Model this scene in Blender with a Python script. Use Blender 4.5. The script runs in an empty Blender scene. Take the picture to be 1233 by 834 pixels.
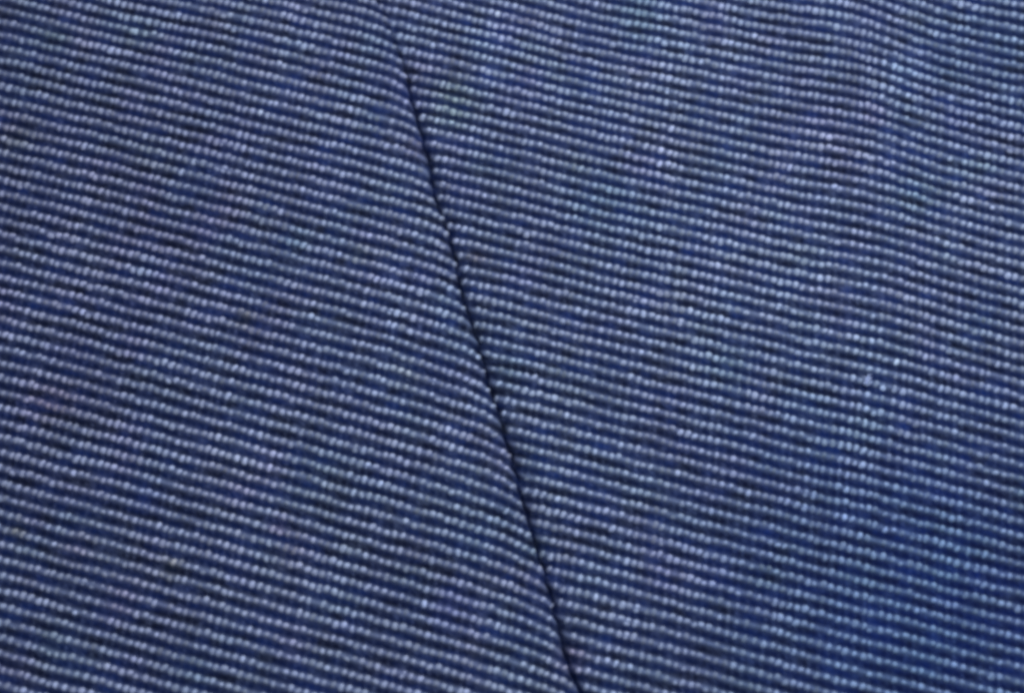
import bpy, math
import numpy as np

C = bpy.context.scene
PX = 5.0e-5            # one unit of cloth layout (about a fifteenth of a rib pitch) in metres
F = 1500.0             # focal length in the same units
TILT = math.radians(15.9)
# ------------------------------------------------------------------ camera
cam_d = bpy.data.cameras.new("camera")
cam = bpy.data.objects.new("camera", cam_d)
C.collection.objects.link(cam)
D = F * PX
cam.location = (0, -D * math.sin(TILT), D * math.cos(TILT))
cam.rotation_euler = (TILT, 0, 0)
cam_d.sensor_width = 36
cam_d.lens = 36 * F / 1233.0
cam_d.clip_start = 0.002
cam_d.clip_end = 10
C.camera = cam
C.render.resolution_x = 1024
C.render.resolution_y = 692
# soft focus of a phone held too close to the cloth
cam_d.dof.use_dof = True
cam_d.dof.focus_distance = D * 1.0
cam_d.dof.aperture_fstop = 30.0
# ------------------------------------------------------------------ light
w = bpy.data.worlds.new("World")
C.world = w
w.use_nodes = True
bg = w.node_tree.nodes['Background']
bg.inputs[0].default_value = (0.86, 0.91, 1.0, 1)
bg.inputs[1].default_value = 0.30

def area(name, loc, target, size, power, col):
    l = bpy.data.lights.new(name, 'AREA')
    l.shape = 'DISK'
    l.size = size
    l.energy = power
    l.color = col
    o = bpy.data.objects.new(name, l)
    C.collection.objects.link(o)
    o.location = loc
    v = np.array(target, float) - np.array(loc, float)
    import mathutils
    o.rotation_euler = mathutils.Vector(v).to_track_quat('-Z', 'Y').to_euler()
    return o
area("soft_key_lamp", (0.032, 0.048, 0.105), (0.008, 0.006, 0), 0.05, 0.134, (0.99, 0.97, 0.94))  # soft lamp added out of view to light the cloth
C.view_settings.view_transform = 'Standard'
C.view_settings.look = 'None'
C.view_settings.exposure = 0.0
C.view_settings.gamma = 1.0
C.render.engine = 'CYCLES'
C.cycles.pixel_filter_type = 'BLACKMAN_HARRIS'
C.cycles.filter_width = 3.8

rng = np.random.default_rng(11)
# ------------------------------------------------------------------ cloth layout
def lay(p):
    """measured point (x right, y down, seen from the camera) -> cloth plane point (X right, Y up)"""
    p = np.asarray(p, float)
    a = (p[..., 0] - 616.5) / F
    b = -(p[..., 1] - 417) / F
    ct, st = math.cos(TILT), math.sin(TILT)
    dx, dy, dz = a, b * ct + st, b * st - ct
    k = F * ct / (-dz)
    return np.stack([dx * k, -F * st + dy * k], -1)

SEAM = lay([(440, -90), (447, -40), (455, 0), (464, 30), (483, 64), (490, 100), (500, 140), (514, 190), (528, 248), (535, 268),
            (548, 315), (560, 370), (568, 393), (583, 438), (592, 478), (605, 513), (613, 543), (622, 580), (638, 632),
            (644, 656), (656, 691), (666, 726), (672, 761), (680, 788), (691, 816), (702, 850), (722, 910), (745, 980)])
SY = SEAM[::-1, 1]
SX = SEAM[::-1, 0]
SXs = np.convolve(np.pad(SX, 1, mode='edge'), [0.2, 0.6, 0.2], 'valid')
def seam_x(Y):
    return np.interp(Y, SY, SXs) + 1.3 * np.sin(np.asarray(Y) / 7.1 + 2 * np.sin(np.asarray(Y) / 23.)) + .7 * np.sin(np.asarray(Y) / 3.3)
def seam_d(X, Y):
    return (X - seam_x(Y)) * 0.965        # about square to the seam

# (x, y, rib pitch, slope) of the ribs on either side
LEFT = [(50,50,15.2,.24),(50,180,15.7,.25),(200,100,15.2,.245),(350,60,15.2,.25),(420,120,15.5,.265),(50,300,16.8,.262),
        (200,300,16.8,.268),(400,300,16.8,.275),(500,300,16.9,.28),(50,500,17.8,.275),(200,500,17.8,.28),(400,500,17.9,.28),
        (540,500,18,.29),(50,720,18.9,.275),(200,720,18.7,.28),(400,720,18.4,.29),(600,720,18.2,.30)]
RIGHT = [(650,60,14.4,.25),(770,60,14.4,.23),(880,60,14.5,.2),(1000,60,14.7,.185),(1170,60,14.5,.28),(1170,150,14.8,.28),
         (560,100,14.8,.24),(700,160,14.8,.25),(850,160,14.8,.22),(1000,160,14.8,.21),(650,300,15.6,.265),(850,300,15.6,.255),
         (1000,270,15.4,.205),(1000,370,15.8,.235),(1180,270,15.3,.285),(1180,370,15.8,.28),(700,450,16.7,.27),
         (850,500,16.8,.265),(1000,500,16.8,.25),(1180,500,16.8,.265),(700,700,18,.265),(850,700,17.8,.27),
         (1000,700,17.6,.27),(1180,700,17.5,.265)]

def softplus(t):
    return np.logaddexp(0, t)
def basis(X, Y, kink):
    x, y = X / 600., Y / 400.
    B = [x, y, x*x, x*y, y*y, x*x*y, x*y*y, y**3, x**3]
    if kink:
        s = softplus((X - 470) / 14.) * 14 / 600.
        B += [s, s * y, s * y * y]
    return np.stack(B, -1)
def fit(samples, kink):
    A, r = [], []
    for x, y, p, s in samples:
        e = 4.0
        q = lay([(x - e, y), (x + e, y), (x, y - e), (x, y + e)])
        b = basis(q[:, 0], q[:, 1], kink)
        A.append((b[3] - b[2]) / (2 * e)); r.append(1 / p)
        A.append((b[1] - b[0]) / (2 * e)); r.append(-s / p)
    A = np.array(A); r = np.array(r)
    reg = 2e-5 * np.eye(A.shape[1])
    c = np.linalg.lstsq(np.vstack([A, reg]), np.concatenate([r, np.zeros(len(reg))]), rcond=None)[0]
    return c, np.abs(A @ c - r).max()
cL, eL = fit(LEFT, False)
cR, eR = fit(RIGHT, True)
print('fit', eL, eR)

def smooth_noise(seed, cell):
    """value noise on the cloth plane"""
    g = np.random.default_rng(seed).standard_normal((256, 256))
    def f(X, Y):
        u = np.asarray(X) / cell + 97.3
        v = np.asarray(Y) / cell + 83.1
        i = np.floor(u).astype(int); j = np.floor(v).astype(int)
        fu = u - i; fv = v - j
        fu = fu * fu * (3 - 2 * fu); fv = fv * fv * (3 - 2 * fv)
        i %= 255; j %= 255
        return (g[i, j] * (1 - fu) * (1 - fv) + g[i + 1, j] * fu * (1 - fv) + g[i, j + 1] * (1 - fu) * fv + g[i + 1, j + 1] * fu * fv)
    return f
wob = smooth_noise(5, 46)
wob2 = smooth_noise(6, 17)

def N_of(X, Y, side):
    n = basis(X, Y, side == 'R') @ (cL if side == 'L' else cR)
    n = n + 0.028 * wob(X, Y) + 0.020 * wob2(X, Y)
    d = seam_d(X, Y)
    if side == 'L':
        B = 4.5 + 4.0 / (1 + np.exp((Y + 20) / 60.)) - 2.5 * np.exp(-((Y - 100) / 120.) ** 2)
        n = n - B / 15.5 * np.exp(np.minimum(d, 0) / 27.)
    else:
        n = n + 1.2 / 15.5 * np.exp(-np.maximum(d, 0) / 14.)
    return n
def M_of(X, Y, side):
    # warp lines lean to the right going up
    lean = 0.17 if side == 'L' else 0.13
    m = (X - lean * Y) / 9.6
    return m + 0.10 * wob(X + 900, Y * 0.35) + 0.12 * wob(X * 1.3 + 300, Y * 0.2 + 700)
M_INV = {'L': 0.17, 'R': 0.13}

def solve(n, m, side, off):
    """cloth point where rib n meets warp line m"""
    X = m * 9.6; Y = np.zeros_like(X)
    c0 = cL if side == 'L' else cR
    # start from the mean gradient
    gy = -1 / 16.5; gx = -0.26 / 16.5
    Y = (n + off - gx * X) / gy
    Y = np.clip(Y, -640, 640)
    for _ in range(14):
        e = 1.0
        N0 = N_of(X, Y, side) - off; Mv = M_of(X, Y, side)
        Nx = (N_of(X + e, Y, side) - off - N0) / e; Ny = (N_of(X, Y + e, side) - off - N0) / e
        Mx = (M_of(X + e, Y, side) - Mv) / e; My = (M_of(X, Y + e, side) - Mv) / e
        a = n - N0; b = m - Mv
        det = Nx * My - Ny * Mx
        dX = (a * My - b * Ny) / det
        dY = (Nx * b - Mx * a) / det
        X = X + np.clip(dX, -60, 60) * .9; Y = Y + np.clip(dY, -60, 60) * .9
    return X, Y

und = smooth_noise(21, 150)
def drape(X, Y):
    z = 3.0 * und(X, Y)
    z = z + 7.0 * np.exp(-((X - 440 + 0.05 * Y) / 60.) ** 2) * (1 / (1 + np.exp(-(Y + 20) / 70.)))
    return z
def height(X, Y, side):
    d = seam_d(X, Y)
    dep = 1 - 0.78 / (1 + np.exp(-(Y - 365) / 25.))       # the seam is pulled flatter towards the far end
    if side == 'L':
        R = 20.0
        t = np.clip((d + R) / R, 0, 1)
        z = -12.0 * dep * (1 - np.sqrt(np.maximum(1 - t * t, 0))) + 1.6 * np.exp(-((d + 24) / 24.) ** 2)
    else:
        z = -13.0 * dep * np.exp(-np.maximum(d, 0) / 10.0) - 1.0 * np.exp(-np.maximum(d, 0) / 40.)
        z = np.where(d < 0, -13.0 * dep - 1.0 + d * 0.25, z)
    return z + drape(X, Y)

# ------------------------------------------------------------------ dye colours of the yarn, broad light and shade painted in
LIGHT = np.array([0.272, 0.336, 0.525])
MID = np.array([0.118, 0.158, 0.300])
DARK = np.array([0.0014, 0.0078, 0.050])
h1 = smooth_noise(31, 34); h2 = smooth_noise(32, 30); h3 = smooth_noise(33, 90); h4 = smooth_noise(34, 24); h5 = smooth_noise(35, 120)
def gpt(x, y):
    return lay((x, y))
SPOTS = [  # x, y, radius, rgb factor : uneven dye and faint stains; the widest paint in broad light and shade
    (545, 120, 26, (1.02, 1.04, .76)), (715, 245, 45, (.84, 1.04, .98)), (1110, 235, 34, (.85, 1.04, .96)), (770, 15, 34, (.80, 1.02, .92)),
    (355, 290, 22, (.80, 1.05, .98)), (432, 305, 12, (.98, 1.02, .78)), (575, 308, 14, (1.16, .95, .85)), (20, 165, 24, (1.12, .94, .80)),
    (205, 682, 10, (1.12, .90, .50)), (295, 384, 11, (1.10, .97, .62)), (22, 636, 10, (1.10, .94, .62)), (335, 632, 12, (1.22, .90, .92)),
    (690, 790, 16, (1.18, .90, .92)), (95, 660, 20, (1.14, .92, .95)), (1052, 140, 18, (1.14, .94, 1.0)), (500, 180, 16, (1.0, .90, 1.02)),
    (880, 440, 26, (.88, 1.05, .95)), (630, 440, 30, (.86, 1.03, .95)), (170, 40, 26, (.92, 1.04, .92)), (70, 45, 20, (.94, 1.04, .90)),
    (180, 190, 24, (.98, 1.04, .84)), (990, 590, 60, (.96, 1.0, 1.02)), (540, 740, 30, (.92, .92, 1.12)), (180, 600, 22, (.92, .92, 1.10)),
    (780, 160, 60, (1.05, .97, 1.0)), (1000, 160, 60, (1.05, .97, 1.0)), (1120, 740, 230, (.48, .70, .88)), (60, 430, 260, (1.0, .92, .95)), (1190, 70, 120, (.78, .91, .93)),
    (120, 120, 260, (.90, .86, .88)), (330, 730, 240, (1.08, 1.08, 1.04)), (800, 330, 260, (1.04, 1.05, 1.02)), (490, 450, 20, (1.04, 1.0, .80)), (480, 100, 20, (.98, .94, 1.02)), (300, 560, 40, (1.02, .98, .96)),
    (60, 480, 30, (1.12, .95, .88)), (150, 725, 26, (1.10, .92, .98)), (360, 415, 60, (1.0, .98, 1.0))]
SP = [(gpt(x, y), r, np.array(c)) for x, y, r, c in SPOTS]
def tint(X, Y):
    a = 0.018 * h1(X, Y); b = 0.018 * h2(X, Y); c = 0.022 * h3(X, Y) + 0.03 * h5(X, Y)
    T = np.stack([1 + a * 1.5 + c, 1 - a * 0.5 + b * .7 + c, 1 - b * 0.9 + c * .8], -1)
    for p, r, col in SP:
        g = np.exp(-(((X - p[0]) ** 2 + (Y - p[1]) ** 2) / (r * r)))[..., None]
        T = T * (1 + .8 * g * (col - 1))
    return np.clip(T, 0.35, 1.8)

# ------------------------------------------------------------------ materials
def yarn_material(name, rough, sheen, bump):
    m = bpy.data.materials.new(name)
    m.use_nodes = True
    nt = m.node_tree
    b = nt.nodes['Principled BSDF']
    at = nt.nodes.new('ShaderNodeAttribute'); at.attribute_name = 'dye_shade'
    tc = nt.nodes.new('ShaderNodeTexCoord')
    mp = nt.nodes.new('ShaderNodeMapping'); mp.inputs['Scale'].default_value = (7000, 2600, 5000)
    mp.inputs['Rotation'].default_value = (0, 0, math.radians(-12))
    nz = nt.nodes.new('ShaderNodeTexNoise'); nz.inputs['Scale'].default_value = 1.0; nz.inputs['Detail'].default_value = 3
    nt.links.new(tc.outputs['Object'], mp.inputs['Vector']); nt.links.new(mp.outputs[0], nz.inputs['Vector'])
    mr = nt.nodes.new('ShaderNodeMapRange'); mr.inputs[1].default_value = .25; mr.inputs[2].default_value = .75
    mr.inputs[3].default_value = .72; mr.inputs[4].default_value = 1.28
    nt.links.new(nz.outputs[0], mr.inputs[0])
    mx = nt.nodes.new('ShaderNodeVectorMath'); mx.operation = 'SCALE'
    nt.links.new(at.outputs['Color'], mx.inputs[0]); nt.links.new(mr.outputs[0], mx.inputs['Scale'])
    nt.links.new(mx.outputs[0], b.inputs['Base Color'])
    b.inputs['Roughness'].default_value = rough
    b.inputs['Specular IOR Level'].default_value = 0.15
    b.inputs['Sheen Weight'].default_value = sheen
    b.inputs['Sheen Roughness'].default_value = 0.5
    b.inputs['Sheen Tint'].default_value = (.6, .7, 1, 1)
    bp = nt.nodes.new('ShaderNodeBump'); bp.inputs['Strength'].default_value = bump; bp.inputs['Distance'].default_value = 2e-5
    nt.links.new(nz.outputs[0], bp.inputs['Height']); nt.links.new(bp.outputs[0], b.inputs['Normal'])
    return m
m_light = yarn_material('pale_yarn', .85, .05, .5)
m_ground = yarn_material('indigo_weave', .92, .0, .5)
m_table = bpy.data.materials.new('dark_surface'); m_table.use_nodes = True
_b = m_table.node_tree.nodes['Principled BSDF']; _b.inputs['Roughness'].default_value = .7
_n = m_table.node_tree.nodes.new('ShaderNodeTexNoise'); _n.inputs['Scale'].default_value = 300
_r = m_table.node_tree.nodes.new('ShaderNodeValToRGB')
_r.color_ramp.elements[0].color = (.02, .025, .05, 1); _r.color_ramp.elements[1].color = (.035, .04, .07, 1)
m_table.node_tree.links.new(_n.outputs[0], _r.inputs[0]); m_table.node_tree.links.new(_r.outputs[0], _b.inputs['Base Color'])

def mesh_obj(name, V, Fc, col, mat, parent=None):
    me = bpy.data.meshes.new(name)
    V = np.asarray(V, np.float32); Fc = np.asarray(Fc, np.int32)
    nf, k = Fc.shape
    me.vertices.add(len(V)); me.vertices.foreach_set('co', V.ravel())
    me.loops.add(nf * k); me.loops.foreach_set('vertex_index', Fc.ravel())
    me.polygons.add(nf); me.polygons.foreach_set('loop_start', np.arange(nf, dtype=np.int32) * k)
    me.polygons.foreach_set('use_smooth', np.ones(nf, bool))
    me.update(calc_edges=True)
    if col is not None:
        a = me.color_attributes.new('dye_shade', 'FLOAT_COLOR', 'POINT')
        a.data.foreach_set('color', np.concatenate([col, np.ones((len(col), 1))], 1).astype(np.float32).ravel())
    me.materials.append(mat)
    o = bpy.data.objects.new(name, me)
    C.collection.objects.link(o)
    if parent is not None:
        o.parent = parent
    return o

# ------------------------------------------------------------------ the surface underneath
v = np.array([(-.25, -.2, -.0022), (.25, -.2, -.0022), (.25, .25, -.0022), (-.25, .25, -.0022),
              (-.25, -.2, -.006), (.25, -.2, -.006), (.25, .25, -.006), (-.25, .25, -.006)])
t = mesh_obj('table_surface', v, [(0,1,2,3),(7,6,5,4),(0,4,5,1),(1,5,6,2),(2,6,7,3),(3,7,4,0)], None, m_table)
t['kind'] = 'structure'
for p in t.data.polygons: p.use_smooth = False

# ------------------------------------------------------------------ the seamed cloth
cloth = bpy.data.objects.new('seamed_cloth', None)
C.collection.objects.link(cloth)
cloth.empty_display_size = .005
cloth['label'] = 'indigo blue finely ribbed cloth with pale slub ribs and one dark slanting seam'
cloth['category'] = 'cloth'

# frame area in cloth coordinates, with a margin all round
XM, YM0, YM1 = 700., -500., 540.
def off_for(side):
    return 0.0

# bead template: a loop of yarn arching over (t along rib, c across rib, z up)
SEG = 8
ring = []
for (rr, zz) in ((1.0, -0.30), (0.80, 0.34), (0.42, 0.80)):
    for k in range(SEG):
        a = 2 * math.pi * k / SEG
        ring.append((rr * math.cos(a), rr * math.sin(a), zz))
ring.append((0, 0, 1.0))
TV = np.array(ring)
TF = []
for q in range(2):
    for k in range(SEG):
        k2 = (k + 1) % SEG
        a, b, c_, d_ = q*SEG+k, q*SEG+k2, (q+1)*SEG+k2, (q+1)*SEG+k
        TF += [(a, b, c_), (a, c_, d_)]
for k in range(SEG):
    TF.append((2*SEG+k, 2*SEG+(k+1) % SEG, 3*SEG))
TF = np.array(TF)

slub = smooth_noise(41, 40); widen = smooth_noise(42, 30); thick = smooth_noise(43, 60); fadeN = smooth_noise(44, 22)
runA = smooth_noise(71, 34); runB = smooth_noise(72, 26)
warp_tone = {}
for s_ in 'LR':
    a = np.random.default_rng(60 if s_ == 'L' else 61).standard_normal(600)
    warp_tone[s_] = np.convolve(a, [.25, .5, .25], 'same') * 0.05 + a * 0.045
    for k in np.random.default_rng(8 if s_ == 'L' else 9).choice(600, 40, replace=False):
        warp_tone[s_][k] -= 0.17

def panel(side):
    lab = 'left panel rolling down into the seam' if side == 'L' else 'right panel lying flat beside the seam'
    # grid ranges
    cor = np.array([(x, y) for x in np.linspace(-XM, XM, 30) for y in np.linspace(YM0, YM1, 30)])
    d = seam_d(cor[:, 0], cor[:, 1])
    cor = cor[d < 60] if side == 'L' else cor[d > -60]
    Nn = N_of(cor[:, 0], cor[:, 1], side); Mm = M_of(cor[:, 0], cor[:, 1], side)
    n0, n1 = int(Nn.min()), int(Nn.max()) + 1
    m0, m1 = int(Mm.min()) - 1, int(Mm.max()) + 2
    print(side, 'rows', n0, n1, 'warps', m0, m1)
    # ---- ground weave
    sub = 8
    nn = np.arange((n1 - n0) * sub + 1) / sub + n0
    mm = np.arange((m1 - m0) * 3 + 1) / 3. + m0
    NG, MG = np.meshgrid(nn, mm, indexing='ij')
    col_shift = np.random.default_rng(80 if side == 'L' else 81).normal(0, .065, 900)
    X, Y = solve(NG, MG + col_shift[np.round(MG).astype(int) + 400], side, 0.0)
    ok = (np.abs(X) < XM) & (Y > YM0) & (Y < YM1)
    dd = seam_d(X, Y)
    lim = 0.0 if side == 'L' else -34.0
    keep = ok & ((dd < 10) if side == 'L' else (dd > lim))
    # left cloth edge: pull the last column back onto the seam
    if side == 'L':
        Xc = np.where(dd > 0, seam_x(Y), X)
    else:
        Xc = X
    ph = NG - np.floor(NG)                       # 0 on a pale rib, .5 on the dark weft between
    jit = rng.standard_normal(NG.shape)
    edge = np.clip((dd - 1.5 + 5 / (1 + np.exp(-(Y - 372) / 18.))) / 5.0, 0, 1) if side == 'R' else np.clip((-dd + 1) / 4.0, 0, 1)  # ribs flatten and darken at the seam; its shade is painted in
    cord = np.exp(-((ph - .5) / .17) ** 2)
    link = np.clip(1 - 3 * np.abs(MG - np.round(MG)), 0, 1)      # pale yarn dipping under the dark weft
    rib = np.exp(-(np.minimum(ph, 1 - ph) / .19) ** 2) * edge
    z = height(Xc, Y, side) + 1.0 * cord * (0.8 + .25 * jit) + 2.9 * rib + .3 * link * cord - 1.6
    if side == 'L':
        z = np.where(dd > 0, z - 5.0, z)
    else:
        z = np.where(dd < 0, z - 2.0, z)
    V = np.stack([Xc * PX, Y * PX, z * PX], -1)
    mottle = 1 + .45 * fadeN(X * 1.6, Y * 1.6) * .7
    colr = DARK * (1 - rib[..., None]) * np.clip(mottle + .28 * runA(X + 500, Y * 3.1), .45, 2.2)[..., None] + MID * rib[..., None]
    colr = colr + (MID * .35) * np.clip(slub(X * 4, Y * 4 + 300) * .6 + .5 * jit, 0, 1.6)[..., None] * (1 - rib[..., None]) * .34
    colr = colr + (MID * .10) * (link * (.7 + .5 * jit))[..., None].clip(0, 1.6) * (1 - rib[..., None])
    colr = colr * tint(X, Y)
    pr = gpt(1150, 745)                           # weft made bluer inside the painted shade of the near right corner
    gr = np.exp(-((X - pr[0]) ** 2 + (Y - pr[1]) ** 2) / 180. ** 2)[..., None]
    colr = colr + gr * (1 - rib[..., None]) * np.array([0, .002, .026])
    a, b = NG.shape
    idx = np.arange(a * b).reshape(a, b)
    q = np.stack([idx[:-1, :-1], idx[1:, :-1], idx[1:, 1:], idx[:-1, 1:]], -1).reshape(-1, 4)
    kq = keep.ravel()[q].all(1)
    q = q[kq]
    used = np.unique(q); re = np.full(a * b, -1); re[used] = np.arange(len(used))
    q = re[q]
    Vv = V.reshape(-1, 3)[used]
    # make sure faces look up
    e1 = Vv[q[0, 1]] - Vv[q[0, 0]]; e2 = Vv[q[0, 2]] - Vv[q[0, 0]]
    if np.cross(e1, e2)[2] < 0: q = q[:, ::-1]
    po = mesh_obj('fabric_panel', Vv, q, colr.reshape(-1, 3)[used], m_ground, cloth)
    po['label'] = lab
    # ---- pale ribs, one object each
    for n in range(n0, n1 + 1):
        m = np.arange(m0, m1 + 1).astype(float)
        nvec = np.full_like(m, n)
        jm = rng.normal(0, .035, len(m)) + col_shift[m.astype(int) + 400]; jn = rng.normal(0, .035, len(m))
        X, Y = solve(nvec + jn, m + jm, side, 0.0)
        dd = seam_d(X, Y)
        bare = 5.5 * np.exp(-((Y - 243) / 30.) ** 2)
        ok = (np.abs(X) < XM - 2) & (Y > YM0 + 2) & (Y < YM1 - 2)
        far = 1 / (1 + np.exp(-(Y - 372) / 18.))
        cut = rng.normal(0, 2.4)
        ok &= (dd < -1.5 - bare + 2 * far + min(cut, 1)) if side == 'L' else (dd > 3.0 - 2 * far + max(cut, -1.5) + 2.2 * np.exp(-((Y - 215) / 60.) ** 2) + 2.5 / (1 + np.exp((Y + 20) / 30.)))
        ok &= rng.random(len(m)) > 0.004
        if ok.sum() < 3: continue
        X, Y, dd, mi = X[ok], Y[ok], dd[ok], m[ok].astype(int)
        k = len(X)
        e = .5
        Nx = (N_of(X + e, Y, side) - N_of(X - e, Y, side)); Ny = (N_of(X, Y + e, side) - N_of(X, Y - e, side))
        g = np.hypot(Nx, Ny) ; pitch = 1.0 / g
        tx, ty = -Ny / g, Nx / g                    # along the rib, pointing right
        s = np.sign(tx); tx, ty = tx * s, ty * s
        lean = math.radians(84) + rng.normal(0, .10, k)   # yarn leans over a little
        cx, cy = tx * np.cos(lean) - ty * np.sin(lean), tx * np.sin(lean) + ty * np.cos(lean)
        along = runA(X, n * 61.0 + (0 if side == 'L' else 4000))      # neighbouring loops of one rib vary together
        alongB = runB(X, n * 43.0 + (0 if side == 'L' else 4000))
        far_ = 1 / (1 + np.exp(-(Y - 60) / 90.))
        wid = 4.15 * np.clip(1 + (.10 + .10 * far_) * np.maximum(along + .2, 0) + .06 * widen(X, Y) + rng.normal(0, .07, k), .62, 1.5)
        lon = pitch * .265 * np.clip(1 + .06 * alongB + .06 * thick(X, Y) + rng.normal(0, .09, k), .6, 1.45)
        hi = 3.1 * np.clip(1 - .12 * np.maximum(along, 0) + .07 * slub(X, Y) + rng.normal(0, .13, k), .5, 1.6)
        # slope of the draped surface carries each loop
        zx = (height(X + 1, Y, side) - height(X - 1, Y, side)) / 2; zy = (height(X, Y + 1, side) - height(X, Y - 1, side)) / 2
        zx = np.clip(zx, -2.5, 2.5)
        shrink = 1 / np.sqrt(1 + zx ** 2)
        z0 = height(X, Y, side) - .6
        lt = TV[None, :, 0] * (wid * shrink)[:, None]; lc = TV[None, :, 1] * lon[:, None]; lz = TV[None, :, 2] * hi[:, None]
        px = X[:, None] + lt * tx[:, None] + lc * cx[:, None]
        py = Y[:, None] + lt * ty[:, None] + lc * cy[:, None]
        pz = z0[:, None] + lz + (px - X[:, None]) * zx[:, None] + (py - Y[:, None]) * zy[:, None]
        Vr = np.stack([px, py, pz], -1).reshape(-1, 3) * PX
        Fr = (TF[None] + (np.arange(k) * len(TV))[:, None, None]).reshape(-1, 3)
        tone = 1 + .055 * alongB + rng.normal(0, .10, k) + .06 * slub(X, Y) + .10 * fadeN(X * 1.5, Y * 1.5) + warp_tone[side][mi + 300]
        star = rng.random(k) < .006
        tone = np.where(star, tone * 1.4, tone)
        for (sx, sy, sr) in ((1034, 634, 5), (1048, 636, 5), (1063, 637, 6), (1077, 642, 5), (1021, 594, 5), (1058, 468, 5), (1105, 456, 5), (723, 692, 5), (713, 708, 5),
                             (1155, 788, 5), (14, 342, 5), (193, 393, 5), (238, 108, 5), (90, 743, 6), (842, 70, 9), (820, 60, 9), (905, 46, 5), (1200, 45, 5)):
            q = lay((sx, sy))
            tone = np.where((X - q[0]) ** 2 + (Y - q[1]) ** 2 < (sr + 1) ** 2, np.maximum(tone, 1.45), tone)
        if side == 'L':                           # pale loops are dimmer on a short stretch of the fold
            tone = tone * (1 - .62 * np.exp(-((Y - 243) / 32.) ** 2) / (1 + np.exp(-(dd + 16) / 3.)))
        tone = np.clip(tone, .3, 2.1)
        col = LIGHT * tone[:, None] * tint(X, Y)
        col = np.clip(col, 0, .9)
        fac = np.ones(len(TV))
        colv = (col[:, None, :] * fac[None, :, None]).reshape(-1, 3)
        mesh_obj('rib', Vr, Fr, colv, m_light, po)
panel('L')
panel('R')

# ---- stitching thread sunk in the seam
ys = np.linspace(YM0 + 4, YM1 - 4, 420)
xs = seam_x(ys) + 1.5
SEGT = 8
Vt = []
for i, (x, y) in enumerate(zip(xs, ys)):
    r = 2.3 * (0.75 + .35 * abs(math.sin(i * .33)))
    zc = float(drape(np.array([x]), np.array([y]))[0]) - 17
    for k in range(SEGT):
        a = 2 * math.pi * k / SEGT
        Vt.append(((x + r * math.cos(a)) * PX, y * PX, (zc + r * math.sin(a)) * PX))
Ft = []
for i in range(len(ys) - 1):
    for k in range(SEGT):
        k2 = (k + 1) % SEGT
        Ft.append((i*SEGT+k, i*SEGT+k2, (i+1)*SEGT+k2, (i+1)*SEGT+k))
colt = np.tile(DARK * 1.3, (len(Vt), 1))
st = mesh_obj('seam_thread', Vt, Ft, colt, m_ground, cloth)
st['label'] = 'dark thread sunk in the seam'

# ------------------------------------------------------------------ lint caught on the ribs
m_lint = bpy.data.materials.new('lint'); m_lint.use_nodes = True
_b = m_lint.node_tree.nodes['Principled BSDF']; _b.inputs['Base Color'].default_value = (.36, .46, .76, 1); _b.inputs['Roughness'].default_value = .9
def lint(x, y, length, spread, ang, count, thick, label, seed):
    g = np.random.default_rng(seed)
    c = lay((x, y)); z0 = float(height(np.array([c[0]]), np.array([c[1]]), 'R')[0]) + 3.4
    Vs, Fs = [], []
    for i in range(count):
        a = ang + g.normal(0, .35 if count > 4 else .08); L = length * g.uniform(.6, 1.0); bend = g.normal(0, .25)
        ox, oy = g.normal(0, spread, 2)
        P = []
        for q in np.linspace(-.5, .5, 9):
            al = a + bend * q * 3
            P.append((ox + L * q * math.cos(al), oy + L * q * math.sin(al), z0 + g.uniform(-.2, .3) + .8 * (1 - 4 * q * q) * (i % 3) * .5))
        base = len(Vs)
        for j, p in enumerate(P):
            rr = thick * (1 - (abs(j - 4) / 4.6) ** 2)
            for k in range(6):
                b = math.pi * k / 3
                Vs.append(((-rr * math.cos(b) * math.sin(a) + p[0]) * PX, (rr * math.cos(b) * math.cos(a) + p[1]) * PX, (rr * math.sin(b) + p[2]) * PX))
        for j in range(8):
            for k in range(6):
                k2 = (k + 1) % 6
                Fs.append((base+j*6+k, base+j*6+k2, base+(j+1)*6+k2, base+(j+1)*6+k))
    o = mesh_obj('lint_tuft', Vs, Fs, None, m_lint)
    o.location = (c[0] * PX, c[1] * PX, 0)
    o['label'] = label; o['category'] = 'lint'
lint(1043, 460, 13, 2.6, .5, 14, .55, 'small fuzzy pale tuft of lint lying across the ribs right of the seam', 3)
